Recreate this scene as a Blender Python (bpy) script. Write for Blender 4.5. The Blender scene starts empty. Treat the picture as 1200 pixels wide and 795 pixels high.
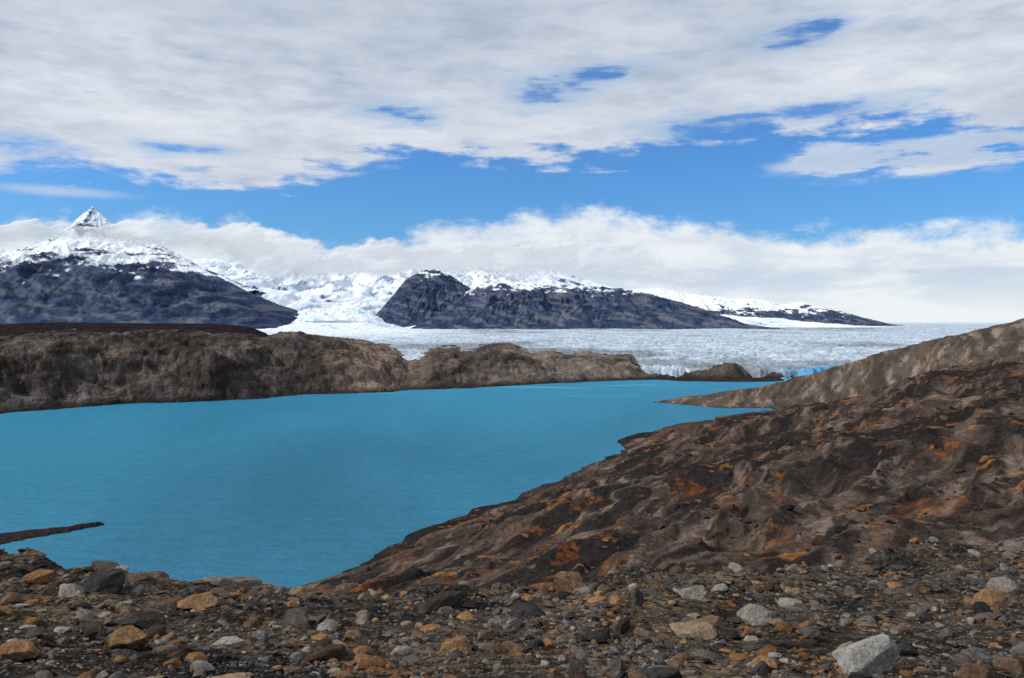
import bpy, math, numpy as np
from mathutils import Vector
rng=np.random.default_rng(7)
F=933.0; H=100.0
# ---------------------------------------------------------------- noise
_p=np.random.default_rng(3).permutation(256); PERM=np.concatenate([_p,_p,_p])
_g=np.linspace(0,2*np.pi,256,endpoint=False); GX=np.cos(_g); GY=np.sin(_g)
def pn(x,y,seed=0):
    xi=np.floor(x).astype(np.int64); yi=np.floor(y).astype(np.int64)
    xf=x-xi; yf=y-yi
    u=xf*xf*xf*(xf*(xf*6-15)+10); v=yf*yf*yf*(yf*(yf*6-15)+10)
    X0=(xi+seed*37)&255; X1=(X0+1)&255; Y0=(yi+seed*11)&255; Y1=(Y0+1)&255
    def g(a,b,dx,dy):
        h=PERM[PERM[a]+b]; return GX[h]*dx+GY[h]*dy
    n00=g(X0,Y0,xf,yf); n10=g(X1,Y0,xf-1,yf); n01=g(X0,Y1,xf,yf-1); n11=g(X1,Y1,xf-1,yf-1)
    a=n00+u*(n10-n00); b=n01+u*(n11-n01)
    return (a+v*(b-a))*1.5
def fbm(x,y,o=4,gain=.5,seed=0):
    s=0;a=1;t=0
    for i in range(o):
        s=s+a*pn(x,y,seed+i); t+=a; a*=gain
        x,y=(x*.8-y*.6)*2.03+3.1,(x*.6+y*.8)*2.03-1.7
    return s/t
def ridged(x,y,o=4,gain=.5,seed=0):
    s=0;a=1;t=0
    for i in range(o):
        s=s+a*(1-2*np.abs(pn(x,y,seed+i))); t+=a; a*=gain
        x,y=(x*.8-y*.6)*2.03+3.1,(x*.6+y*.8)*2.03-1.7
    return s/t
def afbm(x,y,o=4,gain=.5,seed=0):
    s=0;a=1;t=0
    for i in range(o):
        s=s+a*pn(x,y,seed+i); t+=a; a*=gain
        x,y=x*2.03+3.1+.13*y,y*2.03-1.7
    return s/t
def sm(a,b,x):
    t=np.clip((x-a)/(b-a),0,1); return t*t*(3-2*t)
def mixc(c,d,t):
    return c*(1-t[...,None])+np.array(d)*t[...,None]
def smax(a,b,k):
    h=np.clip(.5+.5*(a-b)/k,0,1); return b*(1-h)+a*h+k*h*(1-h)
def terrace(z,step,noise,lo=.3,hi=.95):
    tr=z/step+noise; fr=tr-np.floor(tr); return step*(sm(lo,hi,fr)-fr)
# ---------------------------------------------------------------- mesh helpers
def link(ob):
    bpy.context.scene.collection.objects.link(ob); return ob
def mesh_from(name,V,Fc,col=None,mat=None,smooth=True,extra=None):
    k=Fc.shape[1]; me=bpy.data.meshes.new(name)
    me.vertices.add(len(V)); me.vertices.foreach_set("co",V.astype(np.float32).ravel())
    me.loops.add(Fc.size); me.loops.foreach_set("vertex_index",Fc.astype(np.int32).ravel())
    me.polygons.add(len(Fc)); me.polygons.foreach_set("loop_start",np.arange(0,Fc.size,k,dtype=np.int32))
    me.polygons.foreach_set("use_smooth",np.full(len(Fc),smooth))
    me.update(calc_edges=True)
    if col is not None:
        a=me.attributes.new("Col",'FLOAT_COLOR','POINT')
        c=np.ones((len(V),4),np.float32); c[:,:3]=np.clip(col,0,1); a.data.foreach_set("color",c.ravel())
    if extra is not None:
        a=me.attributes.new("Dens",'FLOAT','POINT'); a.data.foreach_set("value",extra.astype(np.float32).ravel())
    if mat: me.materials.append(mat)
    ob=bpy.data.objects.new(name,me); return link(ob)
def gridfaces(nr,nc):
    i=np.arange(nr-1)[:,None]*nc+np.arange(nc-1)[None,:]
    return np.stack([i,i+1,i+nc+1,i+nc],-1).reshape(-1,4)
def gridmesh(name,X,Y,Z,col=None,mat=None,smooth=True,extra=None):
    nr,nc=X.shape
    return mesh_from(name,np.stack([X,Y,Z],-1).reshape(-1,3),gridfaces(nr,nc),
        None if col is None else col.reshape(-1,3),mat,smooth,extra)
# ---------------------------------------------------------------- node helpers
class NT:
    def __init__(s,t): s.t=t; s.n=t.nodes; s.l=t.links
    def put(s,sock,v):
        if isinstance(v,bpy.types.NodeSocket): s.l.new(v,sock)
        elif v is not None: sock.default_value=v
    def math(s,op,a,b=None,c=None,clamp=False):
        n=s.n.new('ShaderNodeMath'); n.operation=op; n.use_clamp=clamp
        s.put(n.inputs[0],a); s.put(n.inputs[1],b); s.put(n.inputs[2],c); return n.outputs[0]
    def mr(s,v,a,b,c=0.,d=1.,smooth=True):
        n=s.n.new('ShaderNodeMapRange'); n.interpolation_type='SMOOTHSTEP' if smooth else 'LINEAR'
        s.put(n.inputs[0],v); 
        for i,q in zip((1,2,3,4),(a,b,c,d)): s.put(n.inputs[i],q)
        return n.outputs[0]
    def mix(s,f,a,b,blend='MIX'):
        n=s.n.new('ShaderNodeMix'); n.data_type='RGBA'; n.blend_type=blend
        s.put(n.inputs[0],f)
        for i,q in ((6,a),(7,b)):
            if isinstance(q,tuple) and len(q)==3: q=q+(1.,)
            s.put(n.inputs[i],q)
        return n.outputs[2]
    def noise(s,vec,scale,detail=5,rough=.55,dist=0.):
        n=s.n.new('ShaderNodeTexNoise'); s.put(n.inputs['Vector'],vec)
        n.inputs['Scale'].default_value=scale; n.inputs['Detail'].default_value=detail
        n.inputs['Roughness'].default_value=rough; n.inputs['Distortion'].default_value=dist
        return n.outputs[0]
    def comb(s,x,y,z=0.):
        n=s.n.new('ShaderNodeCombineXYZ')
        for i,q in enumerate((x,y,z)): s.put(n.inputs[i],q)
        return n.outputs[0]
    def curve(s,v,lo,hi,pts):
        f=s.mr(v,lo,hi,0.,1.,False)
        n=s.n.new('ShaderNodeFloatCurve'); c=n.mapping.curves[0]
        P=[((x-lo)/(hi-lo),y) for x,y in pts]
        c.points[0].location=P[0]; c.points[1].location=P[-1]
        for q in P[1:-1]: c.points.new(*q)
        n.mapping.update(); s.put(n.inputs['Value'],f); return n.outputs[0]
def newmat(name):
    m=bpy.data.materials.new(name); m.use_nodes=True; t=NT(m.node_tree); t.n.clear()
    o=t.n.new('ShaderNodeOutputMaterial'); return m,t,o
def mapped(t,scale=(1,1,1)):
    tc=t.n.new('ShaderNodeTexCoord'); mp=t.n.new('ShaderNodeMapping'); mp.inputs['Scale'].default_value=scale
    t.l.new(tc.outputs['Object'],mp.inputs[0]); return mp.outputs[0]
def rockmat(name,scales,amt=.5,bumps=((1.,.3),),rough=.9,pebble=None,stretch=(1,1,1),spec=.25,bd=4):
    m,t,o=newmat(name)
    if spec>0:
        b=t.n.new('ShaderNodeBsdfPrincipled'); b.inputs['Roughness'].default_value=rough; b.inputs['Specular IOR Level'].default_value=spec; ci=b.inputs['Base Color']
    else:
        b=t.n.new('ShaderNodeBsdfDiffuse'); ci=b.inputs['Color']
    t.l.new(b.outputs[0],o.inputs[0])
    vec=mapped(t,stretch); at=t.n.new('ShaderNodeAttribute'); at.attribute_name='Col'; c=at.outputs['Color']
    for sc in scales:
        f=t.mr(t.noise(vec,sc,3,.7),.3,.7,1-amt,1+amt,False)
        c=t.mix(1.,c,t.comb(f,f,f),'MULTIPLY')
    nrm=None
    if pebble:
        for sc,dist in pebble:
            v=t.n.new('ShaderNodeTexVoronoi'); v.inputs['Scale'].default_value=sc; t.l.new(vec,v.inputs['Vector'])
            sp=t.n.new('ShaderNodeSeparateColor'); t.l.new(v.outputs['Color'],sp.inputs[0])
            f=t.mr(sp.outputs[0],0.,1.,.45,1.75,False)
            w=t.math('MULTIPLY',f,t.mr(sp.outputs[1],.6,1.,1.,.75,False))
            c=t.mix(1.,c,t.comb(f,f,w),'MULTIPLY')
            if dist>0:
                bp=t.n.new('ShaderNodeBump'); bp.inputs['Distance'].default_value=dist; bp.inputs['Strength'].default_value=.9; bp.invert=True
                t.l.new(v.outputs['Distance'],bp.inputs['Height'])
                if nrm: t.l.new(nrm,bp.inputs['Normal'])
                nrm=bp.outputs[0]
    for sc,dist in bumps:
        bp=t.n.new('ShaderNodeBump'); bp.inputs['Distance'].default_value=dist; bp.inputs['Strength'].default_value=1.
        t.l.new(t.noise(vec,sc,bd,.7),bp.inputs['Height'])
        if nrm: t.l.new(nrm,bp.inputs['Normal'])
        nrm=bp.outputs[0]
    if nrm: t.l.new(nrm,b.inputs['Normal'])
    t.put(ci,c)
    return m
# ---------------------------------------------------------------- camera, sun, world
sc=bpy.context.scene
cam=bpy.data.cameras.new("camera"); co=link(bpy.data.objects.new("camera",cam))
co.location=(0,0,H); co.rotation_euler=(math.radians(90),0,0)
cam.lens=28; cam.sensor_width=36; cam.shift_y=-19.5/1200; cam.clip_start=.1; cam.clip_end=200000
sc.camera=co
sc.view_settings.view_transform='Standard'; sc.view_settings.look='None'; sc.view_settings.exposure=0
EL=math.radians(44); AZ=math.radians(260)
S=Vector((math.sin(AZ)*math.cos(EL),math.cos(AZ)*math.cos(EL),math.sin(EL)))
sun=bpy.data.lights.new("sun",'SUN'); sun.energy=3.3; sun.angle=math.radians(.8); sun.color=(1,.95,.88)
so=link(bpy.data.objects.new("sun",sun)); so.rotation_euler=S.to_track_quat('Z','Y').to_euler(); so.location=(-50,-50,300)

w=bpy.data.worlds.new("World"); sc.world=w; w.use_nodes=True
t=NT(w.node_tree); t.n.clear()
out=t.n.new('ShaderNodeOutputWorld'); bg=t.n.new('ShaderNodeBackground'); bg.inputs[1].default_value=.1; t.l.new(bg.outputs[0],out.inputs[0])
sky=t.n.new('ShaderNodeTexSky'); sky.sky_type='NISHITA'; sky.sun_disc=False; sky.sun_elevation=EL; sky.sun_rotation=AZ
tc=t.n.new('ShaderNodeTexCoord'); nv=t.n.new('ShaderNodeVectorMath'); nv.operation='NORMALIZE'; t.l.new(tc.outputs['Generated'],nv.inputs[0])
sx=t.n.new('ShaderNodeSeparateXYZ'); t.l.new(nv.outputs[0],sx.inputs[0]); x,y,z=sx.outputs
h=t.math('SQRT',t.math('ADD',t.math('MULTIPLY',x,x),t.math('ADD',t.math('MULTIPLY',y,y),1e-5)))
s=t.math('DIVIDE',z,h); a=t.math('ARCTAN2',x,y)
zz=t.math('ADD',t.math('MAXIMUM',z,0.0),.09)
P=t.comb(t.math('DIVIDE',x,zz),t.math('DIVIDE',y,zz))
Q=t.comb(a,t.math('MULTIPLY',s,1.7),0.)
Q2=t.comb(a,t.math('MULTIPLY',s,4.5),3.)
def uv2as(u,v):
    A=math.atan((u-600)/F); return A,(378-v)/F*math.cos(A)
nP=t.noise(P,1.3,4,.58,0.); nP2=t.noise(P,4.,4,.62,0.); nQ=t.noise(Q,13,5,.6,0.); nQ2=t.noise(Q2,6,5,.58,.35); nQf=t.noise(Q,34,3,.62); nQe=t.noise(Q2,15,5,.62,0.)
deck=[(-40,205),(0,205),(150,208),(330,216),(420,197),(600,190),(720,186),(800,172),(1000,160),(1130,158),(1200,176),(1240,180)]
cpts=[uv2as(*q) for q in deck]; A0=cpts[0][0]-.02; A1=cpts[-1][0]+.02
e1=t.curve(a,A0,A1,[(A0,cpts[0][1])]+cpts+[(A1,cpts[-1][1])])
bank=[(-40,262),(0,268),(30,256),(100,264),(190,250),(240,262),(290,264),(350,282),(430,294),(480,276),(560,263),(640,250),(760,254),(850,266),(1000,276),(1080,269),(1200,268),(1240,268)]
bpts=[uv2as(*q) for q in bank]
e2=t.curve(a,A0,A1,[(A0,bpts[0][1])]+bpts+[(A1,bpts[-1][1])])
def blob(u,v,wu,wv):
    A,Sx=uv2as(u,v)
    q1=t.math('POWER',t.math('DIVIDE',t.math('SUBTRACT',a,A),wu/F),2.); q2=t.math('POWER',t.math('DIVIDE',t.math('SUBTRACT',s,Sx),wv/F),2.)
    return t.math('EXPONENT',t.math('MULTIPLY',t.math('ADD',q1,q2),-1.))
holes=None
for q in ((640,108,60,24),(720,84,60,14),(905,48,50,20),(962,34,35,16),(15,168,70,14),(478,132,70,16),(965,128,110,14),(1090,178,150,15),(820,150,80,14),(230,175,60,9)):
    b_=blob(*q); holes=b_ if holes is None else t.math('ADD',holes,b_)
hn=t.math('ADD',t.math('MULTIPLY',nQe,.6),t.math('MULTIPLY',nP2,.4))
val=t.math('MULTIPLY',t.math('SUBTRACT',s,e1),10.)
val=t.math('ADD',val,t.math('MULTIPLY',t.math('SUBTRACT',nQ2,.5),1.1))
val=t.math('ADD',val,t.math('MULTIPLY',t.math('SUBTRACT',nQe,.5),.8))
val=t.math('ADD',val,t.math('MULTIPLY',t.math('SUBTRACT',nQf,.5),.4))
c1=t.mr(val,-.05,.25)
hv=t.math('ADD',t.math('MULTIPLY',t.math('MINIMUM',holes,1.),.3),hn)
hm=t.mr(hv,.68,.86,0.,.92)
c1=t.math('MULTIPLY',c1,t.math('SUBTRACT',1.,hm))
cl=t.math('ADD',blob(1050,192,120,16),t.math('ADD',blob(985,180,50,12),blob(1160,168,70,16)))
cl=t.mr(t.math('MULTIPLY',cl,t.mr(nQe,.3,.62,0.,1.3,False)),.15,.8,0.,.95)
cl=t.math('MAXIMUM',cl,t.mr(t.math('MULTIPLY',blob(70,224,95,7),nQ2),.15,.6,0.,.5))
c1=t.math('MAXIMUM',c1,cl)
val2=t.math('ADD',t.math('MULTIPLY',t.math('SUBTRACT',e2,s),14.),t.math('MULTIPLY',t.math('SUBTRACT',nQ,.5),1.1))
val2=t.math('ADD',val2,t.math('MULTIPLY',t.math('SUBTRACT',nQf,.5),.5))
c2=t.mr(val2,-.15,.3)
blue=t.mix(1.,sky.outputs[0],(.42,.88,1.45),'MULTIPLY')
br=t.math('ADD',t.math('MULTIPLY',nP,.45),t.math('ADD',t.math('MULTIPLY',nP2,.3),t.math('MULTIPLY',nQe,.25)))
br=t.mr(br,.40,.60,0.,1.,False)
dk=t.mix(br,(4.0,4.8,6.1),(7.6,8.0,8.7))
edgeb=t.mr(val,.1,1.1,1.,0.)
dk=t.mix(t.math('MULTIPLY',edgeb,.35),dk,(8.2,8.5,9.))
dk=t.mix(t.mr(hv,.56,.70,0.,.6),dk,(3.8,5.3,7.4))
tl=t.math('MULTIPLY',t.mr(s,.25,.40),t.mr(a,-.1,.5,1.,.25)); dk=t.mix(t.math('MULTIPLY',tl,.5),dk,(4.3,5.0,6.1))
bk=t.mix(t.mr(nQ2,.38,.60),(5.9,6.8,8.0),(8.3,8.8,9.2))
bk=t.mix(t.mr(s,0.,.06,.8,0.),bk,(8.6,9.1,9.3))
bk=t.mix(t.mr(val2,0.,.7,.6,0.),bk,(8.4,8.8,9.2))
c=t.mix(c1,blue,dk); c=t.mix(c2,c,bk)
t.put(bg.inputs[0],c)
# ---------------------------------------------------------------- lake
m,t,o=newmat("lake_water")
vec=mapped(t)
big=t.noise(mapped(t,(.6,.25,1)),.006,3,.5,.6)
c=t.mix(t.mr(big,.35,.65),(.016,.128,.212),(.026,.182,.288))
geo=t.n.new('ShaderNodeSeparateXYZ'); t.l.new(vec,geo.inputs[0])
c=t.mix(t.mr(geo.outputs[1],500.,1400.,0.,.8,False),c,(.036,.255,.42))
rip=t.noise(mapped(t,(.5,1,1)),.13,5,.7); f=t.mr(rip,.35,.65,.9,1.1,False); c=t.mix(1.,c,t.comb(f,f,f),'MULTIPLY')
streak=t.noise(mapped(t,(.2,1,1)),.02,3,.5)
c=t.mix(t.math('MULTIPLY',t.mr(streak,.55,.72),t.mr(geo.outputs[1],1000.,1250.,0.,.7)),c,(.10,.42,.50))
df=t.n.new('ShaderNodeBsdfDiffuse'); t.put(df.inputs[0],c); gl=t.n.new('ShaderNodeBsdfGlossy'); gl.inputs['Roughness'].default_value=.2
bp=t.n.new('ShaderNodeBump'); bp.inputs['Distance'].default_value=1.5; bp.inputs['Strength'].default_value=1.
t.l.new(t.noise(mapped(t,(.6,1.2,1)),.3,4,.65),bp.inputs['Height']); t.l.new(bp.outputs[0],gl.inputs['Normal']); t.l.new(bp.outputs[0],df.inputs['Normal'])
mx=t.n.new('ShaderNodeMixShader'); mx.inputs[0].default_value=.09; t.l.new(df.outputs[0],mx.inputs[1]); t.l.new(gl.outputs[0],mx.inputs[2]); t.l.new(mx.outputs[0],o.inputs[0])
rr=np.array([1,50,200,600,1500,5000,60000.])[:,None]; th=np.linspace(0,2*np.pi,97)[None,:]
gridmesh("lake",rr*np.cos(th),rr*np.sin(th),0*rr*th,None,m)
# ---------------------------------------------------------------- near ground / hillside
POLY=np.array([(-1500,100),(-300,200),(-120,262),(-80,300),(-62,343),(-38,394),(-4,440),(42,527),(92,630),(84,664),(115,718),(168,784),(241,864),(300,915),(296,925),(240,935),(178,1000),(215,1045),(300,1120),(420,1230),(520,1330),(560,1400),(560,3000),(-1500,3000)],float)
def sdist(x,y,poly):
    d=np.full(x.shape,1e18); ins=np.zeros(x.shape,bool)
    n=len(poly)
    for i in range(n):
        ax,ay=poly[i]; bx,by=poly[(i+1)%n]; ex,ey=bx-ax,by-ay
        tt=np.clip(((x-ax)*ex+(y-ay)*ey)/(ex*ex+ey*ey),0,1)
        d=np.minimum(d,(x-ax-tt*ex)**2+(y-ay-tt*ey)**2)
        if ey!=0:
            cnd=((ay>y)!=(by>y))&(x<(bx-ax)*(y-ay)/(by-ay)+ax); ins^=cnd
    d=np.sqrt(d); return np.where(ins,-d,d)
azk=np.arctan((np.array([-600,0,100,200,360,600,900,1050,1200,1700])-600)/F)
Rk=np.array([25,22,19,16.,14.6,14.2,15.,20,26,34.])
dropk=np.array([.9,.8,.8,.8,.8,.7,.5,.42,.36,.36])
def ground_h(x,y,full=False):
    r=np.hypot(x,y)+1e-6; az=np.arctan2(x,y)
    d=sdist(x,y,POLY)
    dn=d+fbm(x/40,y/40,4,.5,1)*11*sm(80,250,r)
    k=np.interp(y,[0,200,500,800,930,1020],[.31,.30,.27,.25,.27,.33])
    k=k*np.interp(y,[0,300,450],[1,1,.6])+k*np.interp(y,[0,300,450,900,1000],[0,0,.4,.4,.4])*sm(40,240,dn)
    hill=np.where(dn>0,k*dn,.25*dn)
    u_=x*.45+y*.89; v_=x*.89-y*.45
    amp=sm(0,80,dn); fa=1-.65*sm(750,950,y)
    wx=fbm(x/60,y/60,3,.5,9)*14
    hill+=amp*(fbm(x/110,y/110,4,.45,2)*8)
    st=ridged((u_+wx)/90,(v_+wx)/24,3,.45,4)
    hill+=amp*st*3.2*fa
    wn=afbm((u_+wx)/85,(v_+wx)/24,3,.45,12)*.9
    hill+=sm(0,30,dn)*terrace(hill,6.5,wn,.3,.95)*.75*fa
    st2=1-2*np.abs(afbm((u_+wx)/44,(v_+wx*.6)/9,4,.5,6))*1.6
    hill+=sm(0,15,dn)*(st2*.45+terrace(hill,2.0,wn*2.,.4,.92)*.55+fbm(x/6,y/6,5,.6,8)*.42)*(.3+.7*fa)
    q=np.clip(((x-290)*.93+(y-920)*-.36)/420,0,1); px=290+q*390; py=920-q*150
    hill-=14*np.exp(-((x-px)**2+(y-py)**2)/60**2)*sm(5,80,dn)
    hill*=1-.95*sm(1090,1480,y)
    hill=np.maximum(hill,-6)
    ax,ay,bx,by=-202,393,-345,290
    ex,ey=bx-ax,by-ay; tq=((x-ax)*ex+(y-ay)*ey)/(ex*ex+ey*ey); tc_=np.clip(tq,0,1)
    ds=np.hypot(x-ax-tc_*ex,y-ay-tc_*ey)+fbm(x/12,y/12,3,.5,3)*2.5; wd=1.5+np.minimum(tc_*3.0,1)*16
    spit=np.where(wd>ds,1,0)*(1-ds/wd)*2.2-.2+fbm(x/5,y/5,3,.5,3)*.6
    hill=np.maximum(hill,np.where(wd>ds,spit,-6))
    R=np.interp(az,azk,Rk)*(1+.07*pn(az*14,az*0+.5,5)); dr=np.interp(az,azk,dropk)
    over=np.maximum(r-R,0)
    ca=np.maximum(np.cos(az),.3)**1.6
    zn=98.45-.23*r*ca-dr*over*sm(0,6,over)*1.0
    nn=fbm(x/4.5,y/4.5,4,.5,21)*.45*sm(1,8,r)+fbm(x/.9,y/.9,3,.55,22)*.10+fbm(x/.22,y/.22,2,.5,23)*.03
    zn=zn+nn*np.clip(r/12,.5,1.6)
    z=smax(zn,hill,2.)
    if full: return z,zn,hill,dn,st,u_,v_,st2
    return z
def polar(r0,r1,nr,fmax,omax,nc,no,base=0):
    r=np.exp(np.linspace(np.log(r0),np.log(r1),nr))
    az=np.concatenate([np.linspace(-omax,-fmax,no,endpoint=False),np.linspace(-fmax,fmax,nc),np.linspace(fmax,omax,no+1)[1:]])
    az=np.radians(az); return r[:,None]*np.sin(az),r[:,None]*np.cos(az)
X,Y=polar(2.5,1700,1080,34,80,920,40)
Z,ZN,HL,DN,ST,U,V,ST2=ground_h(X,Y,True)
def near_color(X,Y):
    c=np.zeros(X.shape+(3,))+np.array((.048,.042,.037))
    c=mixc(c,(.095,.070,.050),sm(-.1,.35,fbm(X/3,Y/3,4,.6,31)))
    c=mixc(c,(.022,.021,.021),sm(.0,.35,fbm(X/4,Y/4,4,.6,32)))
    c=mixc(c,(.19,.088,.034),sm(.25,.48,fbm(X/1.3,Y/1.3,4,.6,33))*.65)
    return c
CN=near_color(X,Y)
W1=fbm(X/50,Y/50,3,.5,40)*16
n1=afbm((U+W1)/130,(V+W1)/26,5,.6,41); n2=afbm((U+W1)/60,(V+W1)/12,6,.62,42); n3=fbm((U+W1)/34,(V+W1)/10,6,.65,43); n4=fbm(X/45,Y/45,4,.6,44); nf=fbm(X/7,Y/7,5,.65,51)
C=np.zeros(X.shape+(3,))+np.array((.060,.045,.038))
C=mixc(C,(.105,.076,.062),sm(-.05,.25,n2+nf*.2))
C=mixc(C,(.20,.150,.126),sm(.05,.28,fbm((U-W1)/60,(V+W1)/14,6,.65,49)+nf*.15)*.7)
C=mixc(C,(.016,.015,.016),sm(-.04,.12,n1+nf*.15)*.93)
C=mixc(C,(.024,.021,.021),sm(.03,.18,afbm((U+W1)/60,(V+W1)/8,5,.6,45)+nf*.1)*.85)
C=mixc(C,(.18,.064,.023),sm(.12,.34,n3+nf*.15)*sm(-.12,.15,n4)*.8)
C=mixc(C,(.26,.11,.03),sm(.30,.38,fbm(X/12,Y/8,5,.6,50)+n4*.2)*.8)
C=mixc(C,(.018,.016,.016),sm(.5,0.,ST2)*.4)
far=sm(800,900,Y+fbm(X/40,Y/40,4,.5,47)*60+sm(200,600,X)*120)
CF=np.zeros(X.shape+(3,))+np.array((.095,.074,.062)); CF=mixc(CF,(.25,.19,.158),sm(-.02,.25,n2+nf*.2)*.85); CF=mixc(CF,(.040,.033,.030),sm(.02,.22,n3)*.75); CF=mixc(CF,(.045,.037,.034),sm(.0,.2,n1)*.75)
C=C*(1-far[...,None])+CF*far[...,None]
C=mixc(C,(.02,.019,.02),sm(4,.5,DN+fbm(X/8,Y/8,3,.5,48)*2)*.8)
nm=sm(-1.5,1.5,ZN-HL)
C=C*(1-nm[...,None])+CN*nm[...,None]
groundmat=rockmat("gravel_and_bedrock",(.5,5.),.42,((.35,1.2),(4.,.16)),.92,pebble=((11.,.045),),spec=0)
gridmesh("rocky_ground",X,Y,Z,C,groundmat)
# ---------------------------------------------------------------- stones
def ico(sub):
    import bmesh
    bm=bmesh.new(); bmesh.ops.create_icosphere(bm,subdivisions=sub,radius=1)
    V=np.array([v.co[:] for v in bm.verts]); Fc=np.array([[v.index for v in f.verts] for f in bm.faces]); bm.free(); return V,Fc
def protos(sub,n,seed):
    r=np.random.default_rng(seed); V,Fc=ico(sub); L=[]
    for i in range(n):
        k=r.integers(9,15); N=r.normal(size=(k,3)); N/=np.linalg.norm(N,axis=1)[:,None]
        D=r.uniform(.55,1.,k); dots=V@N.T; rad=np.where(dots>.05,D/np.maximum(dots,.05),9).min(1); rad=np.minimum(rad,1.25)
        W=V*rad[:,None]; W+=V*(.06*fbm(V[:,0]*2+i*7,V[:,1]*2+V[:,2]*1.7,3,.5,i))[:,None]
        W*=np.array([1.25,r.uniform(.7,1.1),r.uniform(.42,.8)]); L.append(W)
    return L,Fc
PAL=np.array([(.11,.10,.092),(.17,.155,.135),(.23,.21,.185),(.065,.055,.048),(.13,.088,.06),(.22,.12,.055),(.032,.030,.030),(.18,.13,.085),(.09,.082,.076)])
PW=np.array([.17,.12,.04,.18,.14,.08,.14,.06,.07]); PW/=PW.sum()
def scatter(name,x,y,size,sub,seed,mat,smooth=False,dark=1.,pal=None):
    r=np.random.default_rng(seed); L,Fc=protos(sub,24,seed); L=np.array(L); n=len(x); nv=L.shape[1]
    idx=r.integers(0,24,n); W=L[idx]*size[:,None,None]
    yaw=r.uniform(0,2*np.pi,n); tl=r.normal(0,.28,n)
    c_,s_=np.cos(tl)[:,None],np.sin(tl)[:,None]; y0=W[...,1]*c_-W[...,2]*s_; z0=W[...,1]*s_+W[...,2]*c_
    c_,s_=np.cos(yaw)[:,None],np.sin(yaw)[:,None]; xx=W[...,0]*c_-y0*s_; yy=W[...,0]*s_+y0*c_
    z=ground_h(x,y)
    Vv=np.stack([xx+x[:,None],yy+y[:,None],z0+(z+size*.2)[:,None]],-1).reshape(-1,3)
    Ff=(Fc[None]+(np.arange(n)*nv)[:,None,None]).reshape(-1,3)
    pc=PAL if pal is None else pal
    ci=pc[r.choice(len(pc),n,p=PW if pal is None else None)]*r.uniform(.6,1.25,(n,1))*dark
    ru=sm(.0,.3,fbm(x/2.2,y/2.2,3,.5,77))[:,None]*(r.random((n,1))<.34)
    ci=ci*(1-ru)+np.array((.20,.10,.044))*r.uniform(.5,1.15,(n,1))*ru*dark
    return mesh_from(name,Vv,Ff,np.repeat(ci,nv,0),mat,smooth)
stonemat=rockmat("stone",(7.,30.),.36,((12.,.03),),.88,spec=0)
def rs(n,r0,r1,amin=-36,amax=36,p=1.):
    q=rng.random(n)**p; r=r0*(r1/r0)**q; a_=np.radians(rng.uniform(amin,amax,n)); return r*np.sin(a_),r*np.cos(a_),r
N=36000
x,y,r=rs(N,5,36); size=(.0105*(rng.pareto(2.2,N)+1))*(r/8)**.75; size=np.minimum(size,.10*(r/8)**.4)
keep=fbm(x/1.6,y/1.6,3,.5,60)+rng.normal(0,.25,N)>-.08; x,y,size,r=x[keep],y[keep],size[keep],r[keep]
big_=size*F/r>2.6
scatter("gravel_stones",x[big_],y[big_],size[big_],2,11,stonemat)
scatter("gravel",x[~big_],y[~big_],size[~big_],1,17,stonemat)
x,y,r=rs(1800,6,32); size=np.clip(.044*(rng.pareto(2.2,1800)+1),.044,.26)*np.clip(r/11,.6,1.3)
keep=(fbm(x/2.2,y/2.2,3,.5,61)+rng.normal(0,.3,len(x))-.12*sm(0,4,x)>-.03); x,y,size=x[keep],y[keep],size[keep]
scatter("rocks",x,y,size,3,12,stonemat)
palh=np.array([(.04,.033,.028),(.07,.05,.038),(.022,.02,.02),(.12,.092,.07),(.08,.05,.032)])
x,y,r=rs(9000,35,620,-12,36,.8); d=sdist(x,y,POLY); keep=(d>3)&(fbm(x/20,y/20,3,.5,62)+rng.normal(0,.2,len(x))>.02); x,y,r=x[keep],y[keep],r[keep]
size=np.clip(.13*(rng.pareto(2.2,len(x))+1)*(r/150)**.7,.1,1.7)
bmat=rockmat("boulder_rock",(.8,4.),.35,((2.,.12),),.9,spec=0)
scatter("scree_boulders",x,y,size,2,13,bmat,False,.85,palh)
def hero(u,v,wpx,asp,color,seed):
    A=math.atan((u-600)/F); r=1.55/((v-378)/F*math.cos(A)-.23*math.cos(A)**1.6); x0,y0=r*math.sin(A),r*math.cos(A)
    L,Fc=protos(4,1,seed); W=L[0]; Wn=W/np.abs(W).max(0); sz=wpx*y0/F/2
    W=Wn*np.array([sz,sz*.8,sz*asp]); W+=.05*sz*fbm(W[:,0]/sz*3+seed,W[:,1]/sz*3+W[:,2]/sz*2.3,4,.6,5)[:,None]*Wn
    zg=float(ground_h(np.array([x0]),np.array([y0]))[0]); W[:,2]+=sz*asp*.5
    ob=mesh_from("boulder",W,Fc,np.tile(np.array(color),(len(W),1))*1.,stonemat,False); ob.location=(x0,y0,zg)
hero(1012,792,84,.75,(.25,.24,.215),5); hero(155,762,50,.6,(.17,.10,.05),6); hero(268,765,44,.36,(.24,.23,.19),7)
hero(165,725,54,.5,(.045,.04,.035),8); hero(540,755,48,.45,(.19,.11,.05),9); hero(700,748,40,.45,(.035,.03,.028),14)
hero(1150,728,24,.9,(.035,.033,.033),15); hero(415,752,26,.7,(.20,.13,.08),16); hero(85,702,34,.7,(.22,.2,.17),17); hero(50,690,40,.6,(.19,.10,.05),18)
hero(890,786,40,.45,(.21,.13,.06),19); hero(20,790,60,.5,(.17,.10,.05),20); hero(235,712,56,.4,(.20,.12,.065),21); hero(355,705,36,.45,(.17,.12,.075),22)
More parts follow.
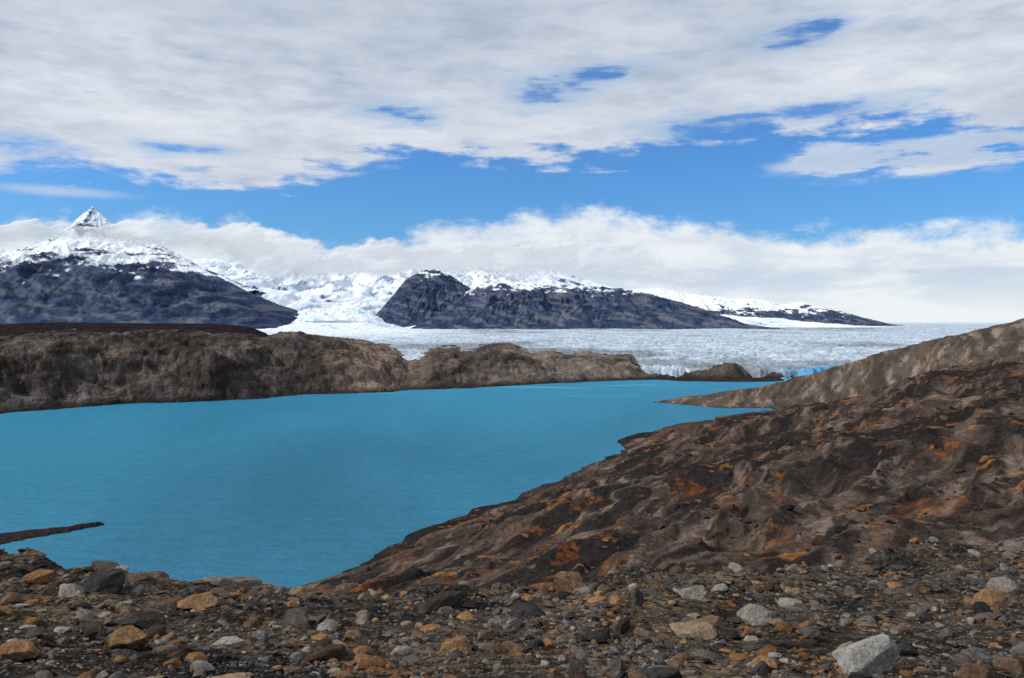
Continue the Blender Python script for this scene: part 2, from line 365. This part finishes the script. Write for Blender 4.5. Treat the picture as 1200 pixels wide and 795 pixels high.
# ---------------------------------------------------------------- far rocky ridge
shore=[(-500,520),(-150,492),(0,485),(100,477),(150,473),(200,472),(300,468),(350,463),(450,460),(480,457),(550,455),(600,452),(700,447),(770,445),(800,447),(870,448),(950,446)]
SP=np.array([(F*H/(v-378)*(u-600)/F,F*H/(v-378)) for u,v in shore])
RP=np.concatenate([[(-4000,900)],SP,[(620,1405),(620,5000),(-4000,5000)]]).astype(float)
ua=np.linspace(-300,1000,980); tn=(ua-600)/F
q=np.linspace(0,1,400); Yd=830*(3200/830)**(q**1.25)
Yr=Yd[:,None]+0*tn[None,:]; Xr=Yd[:,None]*tn[None,:]
D=sdist(Xr,Yr,RP)
D=-D if sdist(np.array([-200.]),np.array([1500.]),RP)[0]<0 else D
D=D+fbm(Xr/45,Yr/45,6,.6,70)*17
top=[(-420,400),(0,399),(40,393),(90,390),(125,394),(170,390),(215,389),(250,395),(290,394),(310,399),(330,392),(350,391),(370,396),(400,403),(425,409),(440,416),(465,420),(478,430),(492,427),(505,419),(530,416),(548,420),(575,413),(600,412),(625,420),(645,417),(665,421),(690,417),(715,421),(738,420),(765,436),(785,446),(1100,446)]
tu,tv=zip(*top); Uu=600+F*Xr/Yr
ysh=np.interp(Uu,[p[0] for p in shore],SP[:,1]); yc=ysh+150
zt=np.maximum(H-(np.interp(Uu,tu,tv)-378)*yc/F,0)
rise=1-np.exp(-np.maximum(D,0)/60); rise=rise/(1-math.exp(-150/60))
steep=fbm(Xr/100,Yr/100,4,.55,71)
rise=np.clip(rise,0,1.0)**(1.25+1.6*steep)
zr=zt*rise
am=sm(0,50,D)*np.clip(zt/50,0,1)
wx=fbm(Xr/70,Yr/70,3,.5,75)*60
gul=ridged((Xr+wx)/60,(Yr+wx*.9)/70,5,.55,72)
zr+=am*(gul*7-4+ridged((Xr-wx)/120,(Yr+wx)/80,5,.55,78)*10-3)*sm(1.6,.3,rise*.9)
zr+=am*fbm(Xr/20,Yr/20,5,.58,73)*4.
zr+=am*terrace(zr+.22*Xr,15,fbm(Xr/50,Yr/50,3,.5,77)*1.1)*.85
zr+=am*terrace(zr+.18*Xr,4.5,fbm(Xr/25,Yr/25,3,.5,67)*1.3)*.7
back=sm(260,520,Yr-ysh); zr=zr*(1-back*.22)
pl=[(-420,382),(0,381),(60,378.5),(150,379.5),(250,380),(290,383),(312,392),(345,430),(1100,460)]
pu,pv=zip(*pl); zp=H-(np.interp(Uu,pu,pv)-378)*1900/F
pm=sm(1500,1860,Yr)*(1-sm(2100,2700,Yr)); zpl=zp*pm+pm*(fbm(Xr/60,Yr/60,5,.6,76)*4)
isd=sm(-6,6,zpl-zr); zr=smax(zr,zpl,4.)
zr*=1-sm(2500,3100,Yr)
isl=fbm(Xr/35,Yr/35,5,.6,66)
for gx,gy,gw,gl_,gh in ((392,1450,38,40,27),(340,1440,42,30,15),(484,1455,42,30,13),(250,1440,60,50,7)):
    rq=np.sqrt(((Xr-gx)/gw)**2+((Yr-gy)/gl_)**2)+isl*.5
    g_=gh*(1-sm(.2,1.35,rq))
    zr=np.maximum(zr,g_+sm(0,5,g_)*(terrace(g_,5,isl*2)+ridged(Xr/14,Yr/14,4,.6,79)*2)-1.2)
zr=np.where(D<0,np.minimum(zr,D*.3),zr)
C=np.zeros(Xr.shape+(3,))+np.array((.080,.064,.055))
m1=fbm((Xr+wx)/90,(Yr+wx)/120,6,.6,80); m2=fbm((Xr+zr*1.2)/34,(zr-Xr*.22)/9,6,.62,81); m3=fbm(Xr/60,Yr/60,5,.6,82)
C=mixc(C,(.142,.110,.090),sm(0,.3,m1)); C=mixc(C,(.032,.028,.026),sm(-.05,.2,m2)*.8); C=mixc(C,(.120,.106,.098),sm(.1,.3,m3)*.6)
C=mixc(C,(.26,.185,.135),sm(360,430,Uu)*sm(520,470,Uu)*sm(-.25,.1,m1)*.6)
C=mixc(C,(.23,.185,.148),sm(560,620,Uu)*sm(-.25,.1,m1)*.6)
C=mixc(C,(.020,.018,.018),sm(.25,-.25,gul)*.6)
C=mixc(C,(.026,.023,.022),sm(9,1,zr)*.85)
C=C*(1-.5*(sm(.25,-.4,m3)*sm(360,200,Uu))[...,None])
C=C*(1-isd[...,None])+(np.array((.022,.017,.019))*(1+.6*m2[...,None]))*isd[...,None]
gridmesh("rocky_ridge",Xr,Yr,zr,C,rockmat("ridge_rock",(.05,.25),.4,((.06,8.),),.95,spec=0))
# ---------------------------------------------------------------- glacier
gr=np.exp(np.linspace(np.log(1380),np.log(60000),640)); gu=np.linspace(100,1500,1000); gt=(gu-600)/F
Yg=gr[:,None]+0*gt[None,:]; Xg=gr[:,None]*gt[None,:]
zb=np.interp(Yg,[1380,1500,2000,3000,5000,9000,20000,60000],[5,12,24,38,52,66,84,95])
Ug=600+F*Xg/Yg
front=Yg-(1425+fbm(Xg/40,Yg*0,4,.6,90)*35-np.minimum(0,Xg-300)*0.3)
ff=sm(0,14,front)
gw=fbm(Xg/260,Yg/260,3,.5,91)*120
cr=ridged((Xg*.9+Yg*.25+gw)/26,(Yg*.9-Xg*.2+gw)/44,5,.66,92); cr2=ridged((Xg+gw)/150,(Yg-Xg*.35+gw)/90,5,.62,93)
cr3=ridged((Xg*.6+gw*2)/420,(Yg-Xg*.5+gw)/420,5,.6,96)
lod=1-sm(2500,8000,Yg)
ug2=Ug+cr3*18
tz=sm(4600,7200,Yg)*(1-sm(8600,9800,Yg))*sm(325,375,ug2)*sm(480,430,ug2)
zg=zb+(cr*8.*lod+cr2*5.0*(1-.5*sm(3000,12000,Yg)))+pn(Xg/500,Yg/700,94)*4+cr3*3*sm(2500,5000,Yg)+tz*(105+45*cr3+38*cr2)
zg=np.where(ff>0,zg*ff+(-4)*(1-ff),-4)
bandn=fbm((Xg*.35+Yg*.15+gw)/260,(Yg+gw)/1500,5,.55,95)
C=np.zeros(Xg.shape+(3,))+np.array((.31,.385,.46))
C=mixc(C,(.58,.67,.75),sm(.25,.75,cr)*.8)
C=mixc(C,(.07,.135,.20),sm(.30,-.3,cr)*.9*(.3+.7*lod)); C=mixc(C,(.13,.20,.29),sm(.25,-.25,cr2)*.88); C=mixc(C,(.17,.19,.21),sm(.0,.3,bandn)*.75*(1-sm(5000,12000,Yg)*.5))
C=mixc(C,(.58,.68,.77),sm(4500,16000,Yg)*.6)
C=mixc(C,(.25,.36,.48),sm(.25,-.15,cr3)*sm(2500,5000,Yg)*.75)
tong=sm(600,440,Ug+cr2*30)*sm(2300,4200,Yg)
C=mixc(C,(.80,.85,.90),tong*.95*(.7+.3*sm(-.3,.3,cr2)))
C=mixc(C,(.30,.52,.72),tong*sm(.4,.05,ridged((Xg+gw*.6+Yg*.25)/60,Yg/420,5,.62,97))*.8)
C=mixc(C,(.04,.28,.50),sm(80,8,front)*sm(460,550,Xg)*.9)
gm=rockmat("glacier_ice",(.015,.08),.24,((.04,10.),),.7,spec=0)
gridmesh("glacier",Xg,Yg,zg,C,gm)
L,Fc=protos(3,9,55); vv=[];fx=[];off=0
for i in range(34):
    bx=rng.uniform(465,650); by=1402-rng.random()**1.5*60; W=L[i%9]*rng.uniform(2,8)*np.array([1.4,1,1.]); vv.append(W+np.array([bx,by,.6])); fx.append(Fc+off); off+=len(W)
Vb=np.concatenate(vv); mesh_from("icebergs",Vb,np.concatenate(fx),np.tile(np.array((.08,.38,.64)),(len(Vb),1)),gm,False)
# ---------------------------------------------------------------- mountains
def mountain(name,prof,yr,yf,yb,zb,kind,nx=560,ny=240,gamp=60,gx=160,gy=420,seed=100,snowline=400,sr=220,sharp=1.15,jag=.05,mat=None,snowc=.0,snx=1.):
    pu=np.array([p[0] for p in prof],float); pv=np.array([p[1] for p in prof],float)
    px=(pu-600)/F*yr; pz=H+(378-pv)*yr/F
    xs=np.linspace(px[0],px[-1],nx); qf=np.linspace(0,1,int(ny*.75)); qb=np.linspace(0,1,ny-len(qf)+1)[1:]
    ys=np.concatenate([yf+(yr-yf)*qf,yr+(yb-yr)*qb]); X=xs[None,:]+0*ys[:,None]; Y=ys[:,None]+0*xs[None,:]
    wr=fbm(X/(gx*4),Y/(gy*2),4,.5,seed)*gx*1.6
    T=np.where(Y<yr,(Y-yf)/(yr-yf),1-(Y-yr)/(yb-yr)); T=np.clip(T,0,1)
    pr=np.interp(X+wr*(1-T)*.8,px,pz)-zb; pr=np.maximum(pr,0)
    Z=zb+pr*T**sharp
    rg=ridged((X+wr)/gx,(Y+wr*.5)/gy,6,.58,seed+3)
    rel=np.clip(pr/np.percentile(pr,75),0,1.2)
    Z+=gamp*rel*(rg-.35)*(T*(1-T)*3.4+.18*T)+ jag*gamp*ridged(X/(gx*.25),Y/(gx*.35),5,.6,seed+9)*rel*T*4
    Z-=(1-sm(0,.06,T))*8+(1-sm(0,30,pr))*25
    n1=fbm((X+wr)/(gx*.8),(Y+wr)/(gy*.6),6,.62,seed+5); n2=fbm((X+Z*.8)/(gx*.4),Z/(gx*.16),6,.65,seed+6)
    if kind=='dark':
        C=np.zeros(X.shape+(3,))+np.array((.036,.056,.104)); C=mixc(C,(.080,.102,.158),sm(-.1,.35,n1)); C=mixc(C,(.018,.032,.070),sm(-.05,.25,n2)*.8)  # bluish tones stand in for aerial haze, painted into the rock colour
        C=mixc(C,(.15,.155,.18),sm(.0,.25,fbm((X-Z*1.5)/220,(Z+X*.25)/40,5,.6,seed+7))*.65)
        C=mixc(C,(.02,.032,.065),sm(.1,-.4,rg)*.6)
        n5=afbm((X+Z*1.4)/(gx*1.3),(Z-X*.12)/(gx*.22),6,.6,seed+12)
        snow=sm(-.04,.08,(Z-snowline)/sr+n1*.5+n2*.8+n5*.9+snowc-(rg-.25)*.35)
        C=mixc(C,(.84,.88,.93),snow)
    else:
        C=np.zeros(X.shape+(3,))+np.array((.80,.84,.89)); C=mixc(C,(.46,.60,.77),sm(-.05,.3,n1)*.85)  # bluish shading painted into the snow colour by noise
        rock=sm(.10,.2,n2*.6+n1*.5+snowc)
        C=mixc(C,(.07,.095,.15),rock)  # bare rock, with the haze blue in its colour as well
    return gridmesh(name,X,Y,Z,C,mat)
mm=rockmat("mountain_rock_and_snow",(.006,.03),.16,((.012,16.),),.95,spec=0)
mountain("snowy_mountain",[(-420,330),(-250,300),(-120,290),(-40,290),(0,296),(40,292),(75,283),(110,279),(150,286),(200,301),(235,317),(270,334),(300,349),(330,364),(350,378),(360,390)],6000,4500,8500,50,'dark',gamp=140,gx=240,gy=520,seed=101,snowline=505,sr=280,mat=mm,sharp=1.0)
mountain("snowy_mountain",[(-60,320),(0,305),(30,292),(55,281),(78,269),(92,258),(103,249),(109,244),(114,250),(121,256),(132,265),(155,277),(190,290),(250,320),(300,340)],8200,6800,10500,300,'snow',gamp=100,gx=200,gy=500,seed=131,mat=mm,sharp=1.2,snowc=.05,jag=.06)
mountain("snowy_mountain",[(180,300),(260,306),(330,304),(400,300),(470,300),(560,306),(640,316),(700,334),(760,348),(800,358),(830,372),(845,384)],12500,6000,16000,58,'snow',gamp=210,gx=420,gy=1200,seed=141,mat=mm,sharp=1.4,snowc=-.06)
mountain("snowy_mountain",[(345,366),(362,352),(385,346),(410,346),(430,350),(440,362),(446,372)],9900,9200,10600,95,'dark',nx=200,ny=100,gamp=60,gx=160,gy=400,seed=151,snowline=560,sr=300,mat=mm)
mountain("snowy_mountain",[(430,386),(442,370),(455,354),(468,338),(478,328),(488,323),(498,318),(510,317),(522,321),(540,332),(560,346),(600,366),(640,384)],7200,6200,8800,55,'dark',gamp=80,gx=140,gy=400,seed=161,snowline=545,sr=180,mat=mm,sharp=1.05,jag=.05)
mountain("snowy_mountain",[(480,392),(500,380),(522,362),(545,344),(565,335),(585,332),(620,333),(660,336),(700,338),(730,340),(765,347),(800,356),(830,365),(855,374),(880,384)],6000,5000,8000,50,'dark',gamp=80,gx=150,gy=380,seed=171,snowline=342,sr=130,mat=mm,sharp=1.05)
mountain("snowy_mountain",[(700,352),(745,340),(775,340),(800,345),(830,348),(860,351),(890,352),(915,358),(940,355),(965,361),(985,365),(1000,372),(1012,381)],9000,8000,11500,70,'dark',gamp=80,gx=170,gy=500,seed=181,snowline=225,sr=180,mat=mm,snowc=.05)
# ---------------------------------------------------------------- low clouds on the peaks
def cloud(name,cl,yd,scale,seed,relief,soft=(.0,.6),op=1.,thin=None):
    u0,u1=cl[0][0],cl[-1][0]; nu,nv=620,200
    us=np.linspace(u0,u1,nu); cu=[c[0] for c in cl]
    tp=np.interp(us,cu,[c[1] for c in cl]); bt=np.interp(us,cu,[c[2] for c in cl]); pad=.8*(bt-tp)
    q=np.linspace(0,1,nv)[:,None]; Vv=(bt+pad)[None,:]*(1-q)+(tp-pad)[None,:]*q
    Xc=(us[None,:]-600)/F*yd+0*q; Zc=H+(378-Vv)*yd/F
    qq=(Vv-tp)/(bt-tp); n=fbm(Xc/scale,Zc/(scale*.6),7,.58,seed); qn=qq+n*.55+fbm(Xc/(scale*2.2),Zc/scale,3,.5,seed+3)*.5
    env=sm(-.3,.35,qn)*sm(1.3,.6,qn)*sm(0,.1,(us-u0)/(u1-u0))*sm(1,.9,(us-u0)/(u1-u0))
    edge=sm(-.75,-.4,qq)*sm(1.75,1.4,qq)
    den=sm(soft[0],soft[1],env-.35+n*.7)*sm(0,.3,env)*op*edge
    if thin: den=den*(1-thin[2]*np.exp(-((us-thin[0])/thin[1])**2))
    ns=fbm(Xc/(scale*1.2),Zc/(scale*.8),3,.4,seed+5)
    Yc=yd-relief*(env*.8+ns*.9)
    sh=np.clip(.66+.55*n-.3*(qq-.3),0,1)  # painted cloud shading: noise, darker towards the underside
    C=np.array((.56,.64,.76))*(1-sh[...,None])+np.array((.90,.93,.96))*sh[...,None]
    return gridmesh(name,Xc,Yc,Zc,C,cmat,True,den)
cmat,t,o=newmat("cloud_vapour")
at=t.n.new('ShaderNodeAttribute'); at.attribute_name='Col'; ad=t.n.new('ShaderNodeAttribute'); ad.attribute_name='Dens'
em=t.n.new('ShaderNodeEmission'); em.inputs[1].default_value=.68; t.l.new(at.outputs['Color'],em.inputs[0])  # added glow stands in for light scattered inside the cloud
df=t.n.new('ShaderNodeBsdfDiffuse'); t.put(df.inputs[0],t.mix(1.,at.outputs['Color'],(.25,.25,.25),'MULTIPLY'))
ash=t.n.new('ShaderNodeAddShader'); t.l.new(em.outputs[0],ash.inputs[0]); t.l.new(df.outputs[0],ash.inputs[1])
tr=t.n.new('ShaderNodeBsdfTransparent'); mx=t.n.new('ShaderNodeMixShader'); t.l.new(ad.outputs['Fac'],mx.inputs[0]); t.l.new(tr.outputs[0],mx.inputs[1]); t.l.new(ash.outputs[0],mx.inputs[2]); t.l.new(mx.outputs[0],o.inputs[0])
cmat.cycles.emission_sampling='NONE'
cloud("cloud",[(-160,256,290),(0,262,292),(40,260,290),(75,264,288),(110,268,288),(150,262,291),(190,256,300),(240,264,312),(300,270,324),(360,284,328),(450,298,330),(520,300,328)],5600,420,201,150,op=.95,thin=(108,26,.4))
cloud("cloud",[(240,266,312),(320,284,324),(420,286,324),(480,280,316),(600,284,325),(720,292,332),(800,304,338),(880,320,342)],9300,800,211,200)
